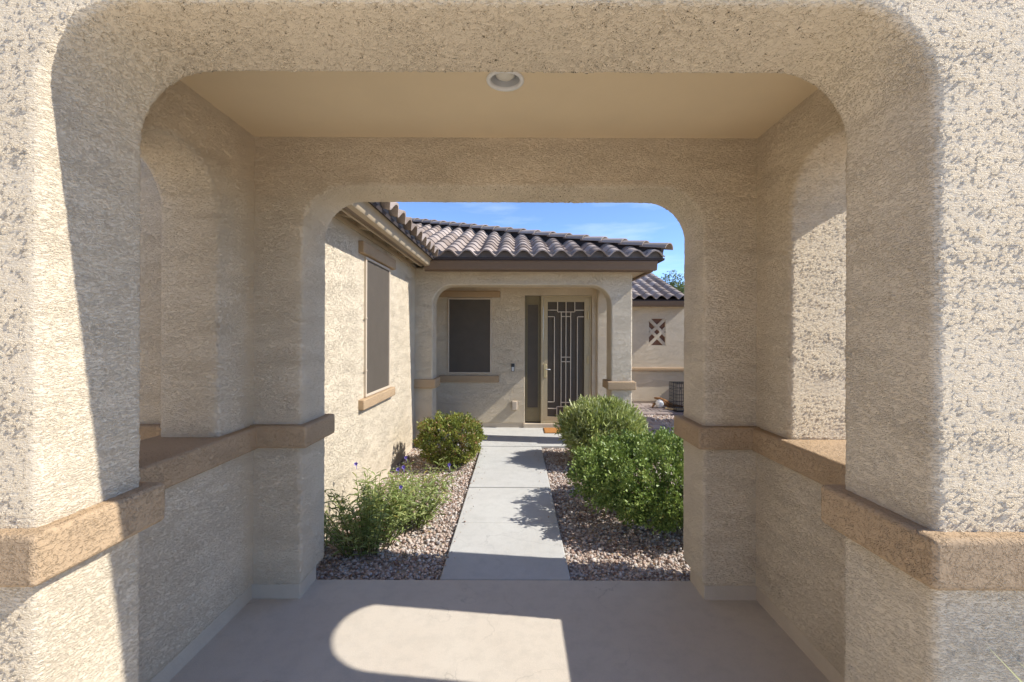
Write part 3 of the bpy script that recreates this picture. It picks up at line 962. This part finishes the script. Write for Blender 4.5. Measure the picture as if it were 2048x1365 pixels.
def shrub(name, label, centre, radii, mat, nclump, per, L, W, tmpl, seed, amp=0.07, power=2.0, upbias=0.3, zmin=0.03, taper=0.0, spread=0.05, cat='shrub', inner=0.25, darkshift=0.0):
    cx, cy, cz = centre
    th = thing(name, label, cat, (cx, cy, -0.04))
    D = lump_dir(nclump)
    rad = 1.0 / (np.sum(np.abs(D / 1.0) ** power, axis=1) ** (1 / power))
    rad *= lump(D, amp, 4.0, seed)
    depth = 1 - inner * rng.random(nclump) ** 2.0
    C = D * (rad * depth)[:, None]
    if taper:
        k = 1 - taper * np.clip(-C[:, 2], 0, 1)
        C[:, 0] *= k
        C[:, 1] *= k
    C = C * np.array(radii) + np.array(centre)
    keep = C[:, 2] > zmin
    C, D = C[keep], D[keep]
    n = len(C)
    outn = unit(D / np.array(radii))
    P = np.repeat(C, per, 0)
    O = np.repeat(outn, per, 0)
    j = rng.normal(size=P.shape) * spread
    P = P + j
    dirs = O * 0.9 + rng.normal(size=P.shape) * 0.75 + np.array([0, 0, upbias])
    rr = np.clip(np.repeat(rng.random(n), per) * 0.45 + rng.random(n * per) * 0.55, 0, 1)
    P[:, 2] = np.maximum(P[:, 2], zmin * 0.5)
    me = leaves('foliage', P, dirs, rng.uniform(0.7, 1.2, len(P)) * L, rng.uniform(0.8, 1.2, len(P)) * W, rr, tmpl)
    o = link_mesh('foliage', me, mat, th)
    tag(o, kind='stuff')
    tips = C[rng.choice(n, min(46, n), replace=False)] * 0.92 + np.array((cx, cy, cz)) * 0.08
    branches('branches', th, (cx, cy, -0.05), [tuple(t_) for t_ in tips], 0.009)
    return th

shrub('rounded_shrub', 'dense rounded bright green shrub beside the walkway near the gateway pier', (1.41, 4.32, 0.335), (0.85, 0.77, 0.355), 'leaf_bush', 1000, 38, 0.030, 0.021, OVAL, 3, amp=0.06, power=2.25, taper=0.22, spread=0.026, inner=0.35)
shrub('clipped_shrub', 'small clipped shrub with yellow green and reddish leaves beside porch column', (-0.875, 5.98, 0.29), (0.40, 0.38, 0.30), 'leaf_hedge', 620, 22, 0.030, 0.019, OVAL, 8, amp=0.06, power=3.2, taper=0.28, spread=0.019, inner=0.30)
shrub('feathery_shrub', 'airy shrub with narrow silvery green leaves in front of porch column', (1.17, 6.12, 0.37), (0.50, 0.44, 0.38), 'leaf_sage', 1000, 14, 0.10, 0.014, LANCE, 15, amp=0.07, power=2.6, taper=0.25, spread=0.035, upbias=0.9, inner=0.45)

def petunia(label, base, nst, height, spread, seed, nflow, flow_spots=()):
    r = random.Random(seed)
    th = thing('flowering_perennial', label, 'plant', (base[0], base[1], -0.04))
    bm = bmesh.new()
    P, D, L, U = [], [], [], []
    tops = []
    for k in range(nst):
        a, q = r.uniform(0, 6.283), math.sqrt(r.random())
        bx, by = base[0] + math.cos(a) * q * spread * 0.55, base[1] + math.sin(a) * q * spread * 0.55
        h = height * r.uniform(0.55, 1.05) * (1 - 0.25 * q)
        lean = Vector((math.cos(a), math.sin(a), 0)) * q * spread * 0.8
        pts = []
        for s_ in range(5):
            f = s_ / 4
            pts.append(Vector((bx, by, -0.04)) + lean * f ** 1.5 + Vector((r.uniform(-.012, .012), r.uniform(-.012, .012), h * f)))
        bm_tube(bm, pts, [0.0042, 0.0038, 0.0032, 0.0026, 0.0015], 5)
        tops.append(pts[-1])
        npair = max(6, int(h / 0.042))
        ph = r.uniform(0, 6.28)
        for m_ in range(npair):
            f = 0.16 + 0.84 * m_ / (npair - 1)
            i = min(3, int(f * 4))
            p = pts[i].lerp(pts[i + 1], f * 4 - i)
            ph += 1.57 + r.uniform(-.3, .3)
            for sgn in (0, math.pi):
                if f < 0.45 and r.random() < 0.45:
                    continue
                d_ = Vector((math.cos(ph + sgn), math.sin(ph + sgn), r.uniform(-0.25, 0.8) * (0.5 + f)))
                P.append(p)
                D.append(d_)
                L.append(r.uniform(0.045, 0.092) * (1.0 if f < 0.9 else 0.75))
                U.append((0, 0, 1))
            if f > 0.3 and r.random() < 0.45:
                d_ = Vector((r.uniform(-1, 1), r.uniform(-1, 1), r.uniform(0.1, 1)))
                P.append(p); D.append(d_); L.append(r.uniform(0.025, 0.05)); U.append((0, 0, 1))
    tag(finish_bm(bm, 'stems', 'gstem', th, smooth=True), kind='stuff')
    P, D, L = np.array(P), np.array(D), np.array(L)
    me = leaves('foliage', P, D, L, L * 0.22, np.clip(rng.random(len(P)), 0, 1), LANCE, up=np.array(U, float) + rng.normal(size=(len(P), 3)) * 0.25)
    tag(link_mesh('foliage', me, 'leaf_pet', th), kind='stuff')
    for f in range(nflow):
        c = Vector(flow_spots[f]) if f < len(flow_spots) else r.choice(tops) + Vector((0, 0, 0.02))
        bm = bmesh.new()
        ax = Vector((0.3, -1, 0.5)).normalized()
        s1 = ax.orthogonal().normalized()
        s2 = ax.cross(s1)
        ctr = bm.verts.new(c - ax * 0.03)
        ring = []
        for q in range(10):
            an = 2 * math.pi * q / 10
            rad = 0.019 if q % 2 == 0 else 0.012
            ring.append(bm.verts.new(c + (s1 * math.cos(an) + s2 * math.sin(an)) * rad + ax * (0.004 if q % 2 else 0)))
        for q in range(10):
            bm.faces.new((ctr, ring[q], ring[(q + 1) % 10]))
        bm_tube(bm, [c - ax * 0.03, Vector((c.x, c.y + 0.02, c.z - 0.05))], [0.003, 0.002], 5)
        finish_bm(bm, 'flower', 'flower', th)
    return th

petunia('tall leafy perennial with violet flowers against the gateway pier', (-1.20, 3.66), 80, 0.62, 0.36, 5, 2, [(-1.37, 3.85, 0.59), (-1.0, 4.0, 0.52)])
petunia('wider leafy perennial with violet flowers near the walkway edge', (-1.0, 4.10), 80, 0.47, 0.34, 6, 3, [(-0.98, 3.83, 0.40), (-0.63, 4.25, 0.47), (-1.05, 4.0, 0.50)])
petunia('sparse sprigs of leafy perennial between flowers and clipped shrub', (-1.05, 4.95), 20, 0.33, 0.34, 9, 1, [(-1.2, 4.9, 0.36)])

# striped strap-leaved plant outside the front right pier
fx = thing('flax_plant', 'strap leaved variegated plant outside the gateway front pier', 'plant', (1.66, 1.0, 0.0))
def strap(base, az, length, lean, w):
    n = 9
    V, T, RN = [], [], []
    p = Vector(base)
    ang = R(84)
    for i in range(n):
        f = i / (n - 1)
        ww = w * (1 - f ** 2.2) * (0.6 + 0.8 * f if f < 0.4 else 1.0) + 0.0006
        sd_ = Vector((-math.sin(az), math.cos(az), 0))
        nn = Vector((math.cos(az) * -math.sin(ang), math.sin(az) * -math.sin(ang), math.cos(ang)))
        V += [p + sd_ * ww + nn * ww * 0.5, p + sd_ * ww * 0.3, p - sd_ * ww * 0.3, p - sd_ * ww + nn * ww * 0.5]
        RN += [0.15, 0.9, 1.0, 0.1]
        step = length / (n - 1)
        p = p + Vector((math.cos(az) * math.cos(ang), math.sin(az) * math.cos(ang), math.sin(ang))) * step
        ang -= lean / (n - 1)
    for i in range(n - 1):
        for k in range(3):
            a, b, c, d_ = 4 * i + k, 4 * i + k + 1, 4 * (i + 1) + k + 1, 4 * (i + 1) + k
            T += [(a, b, c), (a, c, d_)]
    return np_mesh('leaf', np.array(V), np.array(T), np.array(RN), True)
for k in range(13):
    az = 2.6 + k * 2.399
    ln = random.uniform(0.5, 0.72)
    link_mesh('leaf', strap((1.66 + 0.02 * math.cos(az), 1.0 + 0.02 * math.sin(az), 0.0), az, ln, random.uniform(0.6, 1.0), 0.014), 'flax', fx)
link_mesh('leaf', strap((1.57, 1.005, 0.0), R(160), 1.02, 0.70, 0.034), 'flax', fx)
link_mesh('leaf', strap((1.59, 0.995, 0.0), R(164), 1.0, 0.66, 0.030), 'flax', fx)

# tree beyond the outbuilding
tr = thing('tree', 'leafy green tree rising behind the outbuilding roof', 'tree', (6.55, 18.5, 0))
bm = bmesh.new()
bm_tube(bm, [(6.55, 18.5, -0.1), (6.5, 18.5, 1.0), (6.55, 18.45, 2.2), (6.5, 18.5, 3.2)], [0.13, 0.11, 0.08, 0.04], 8)
for k in range(12):
    a = k * 2.4
    bm_tube(bm, [(6.53, 18.48, 1.2 + 0.12 * k), (6.53 + 0.4 * math.cos(a), 18.5 + 0.4 * math.sin(a), 1.9 + 0.12 * k), (6.53 + 0.9 * math.cos(a), 18.5 + 0.9 * math.sin(a), 2.4 + 0.11 * k)], [0.04, 0.028, 0.01], 6)
finish_bm(bm, 'trunk', 'stem', tr, smooth=True)
D = lump_dir(420)
C = D * (lump(D, 0.16, 4, 21) * rng.uniform(0.45, 1, 420))[:, None] * np.array((0.95, 1.0, 1.15)) + np.array((6.55, 18.5, 2.95))
P = np.repeat(C, 26, 0) + rng.normal(size=(420 * 26, 3)) * 0.085
tag(link_mesh('crown', leaves('crown', P, rng.normal(size=P.shape) + np.array([0, 0, 0.3]), 0.11, 0.035, rng.random(len(P)), LANCE), 'leaf_tree', tr), kind='stuff')

# ------------------------------------------------------------------ small things by the outbuilding
ball = thing('ball', 'white scuffed play ball on the patio by the outbuilding', 'ball', (3.36, 10.55, 0))
bm = bmesh.new()
bmesh.ops.create_icosphere(bm, subdivisions=3, radius=0.098, matrix=Matrix.Translation((3.36, 10.55, 0.095)))
finish_bm(bm, 'skin', 'white', ball, smooth=True)
bm = bmesh.new()
for k in range(3):
    a = k * 1.05 + 0.4
    pts = []
    for q in range(17):
        t_ = 2 * math.pi * q / 16
        v = Vector((math.cos(t_), math.sin(t_) * math.cos(a), math.sin(t_) * math.sin(a))) * 0.0985
        pts.append(Vector((3.36, 10.55, 0.095)) + v)
    bm_tube(bm, pts, 0.0015, 4)
finish_bm(bm, 'seam', 'silver', ball)
dw = thing('driftwood', 'dark brown driftwood branch lying behind the white ball', 'driftwood', (3.6, 10.6, 0))
bm = bmesh.new()
bm_tube(bm, [(3.30, 10.78, 0.20), (3.42, 10.74, 0.19), (3.55, 10.68, 0.12), (3.70, 10.60, 0.06), (3.95, 10.50, 0.02)], [0.015, 0.035, 0.05, 0.04, 0.012], 8)
bm_tube(bm, [(3.42, 10.72, 0.17), (3.50, 10.66, 0.10), (3.60, 10.60, 0.03), (3.72, 10.52, 0.015)], [0.02, 0.04, 0.03, 0.01], 8)
finish_bm(bm, 'branch', 'wood', dw, smooth=True)
bm = bmesh.new()
bm_tube(bm, [(3.17, 10.50, 0.015), (3.20, 10.52, 0.05), (3.24, 10.56, 0.09), (3.28, 10.6, 0.10)], [0.012, 0.025, 0.03, 0.012], 7)
finish_bm(bm, 'knot', 'wood', dw, smooth=True)
pl = thing('bark_slab', 'pale flat piece of bark lying on the patio beside the ball', 'bark', (3.6, 10.3, 0))
bm = bmesh.new()
bm_prism(bm, [(3.42, 10.36), (3.48, 10.44), (3.60, 10.34), (3.80, 10.28), (3.84, 10.16), (3.66, 10.16), (3.5, 10.24)], 'Z', 0.004, 0.035)
finish_bm(bm, 'slab_face', 'palewood', pl, 0.008, 2)
cr_ = thing('wire_crate', 'black wire pet crate standing on gravel by the outbuilding', 'crate', (3.95, 10.1, 0))
cx0, cx1, cy0, cy1, cz0, cz1 = 3.56, 4.32, 9.98, 10.48, 0.0, 0.62
def wire_panel(nm, fix, fa, u0, u1, z0, z1, su, sz):
    bm = bmesh.new()
    def pt(u, z):
        return (u, fa, z) if fix == 'Y' else ((fa, u, z) if fix == 'X' else (u, z, fa))
    u = u0
    while u <= u1 + 1e-6:
        bm_tube(bm, [pt(u, z0), pt(u, z1)], 0.0042, 4)
        u += su
    z = z0
    while z <= z1 + 1e-6:
        bm_tube(bm, [pt(u0, z), pt(u1, z)], 0.0046, 4)
        z += sz
    finish_bm(bm, nm, 'wire', cr_)
wire_panel('front_panel', 'Y', cy0, cx0, cx1, cz0, cz1, 0.0475, 0.0775)
wire_panel('back_panel', 'Y', cy1, cx0, cx1, cz0, cz1, 0.0475, 0.155)
wire_panel('end_panel', 'X', cx0 - 0.001, cy0, cy1, cz0, cz1, 0.05, 0.0775)
wire_panel('end_panel', 'X', cx1 + 0.001, cy0, cy1, cz0, cz1, 0.05, 0.0775)
wire_panel('top_panel', 'Z', cz1, cx0, cx1, cy0, cy1, 0.095, 0.0833)
box('tray', cx0 + 0.01, cx1 - 0.01, cy0 + 0.01, cy1 - 0.01, 0.0, 0.025, 'black', cr_, 0.004, 1)
box('latch', cx0 + 0.075, cx0 + 0.10, cy0 - 0.012, cy0 - 0.002, 0.49, 0.55, 'black', cr_)
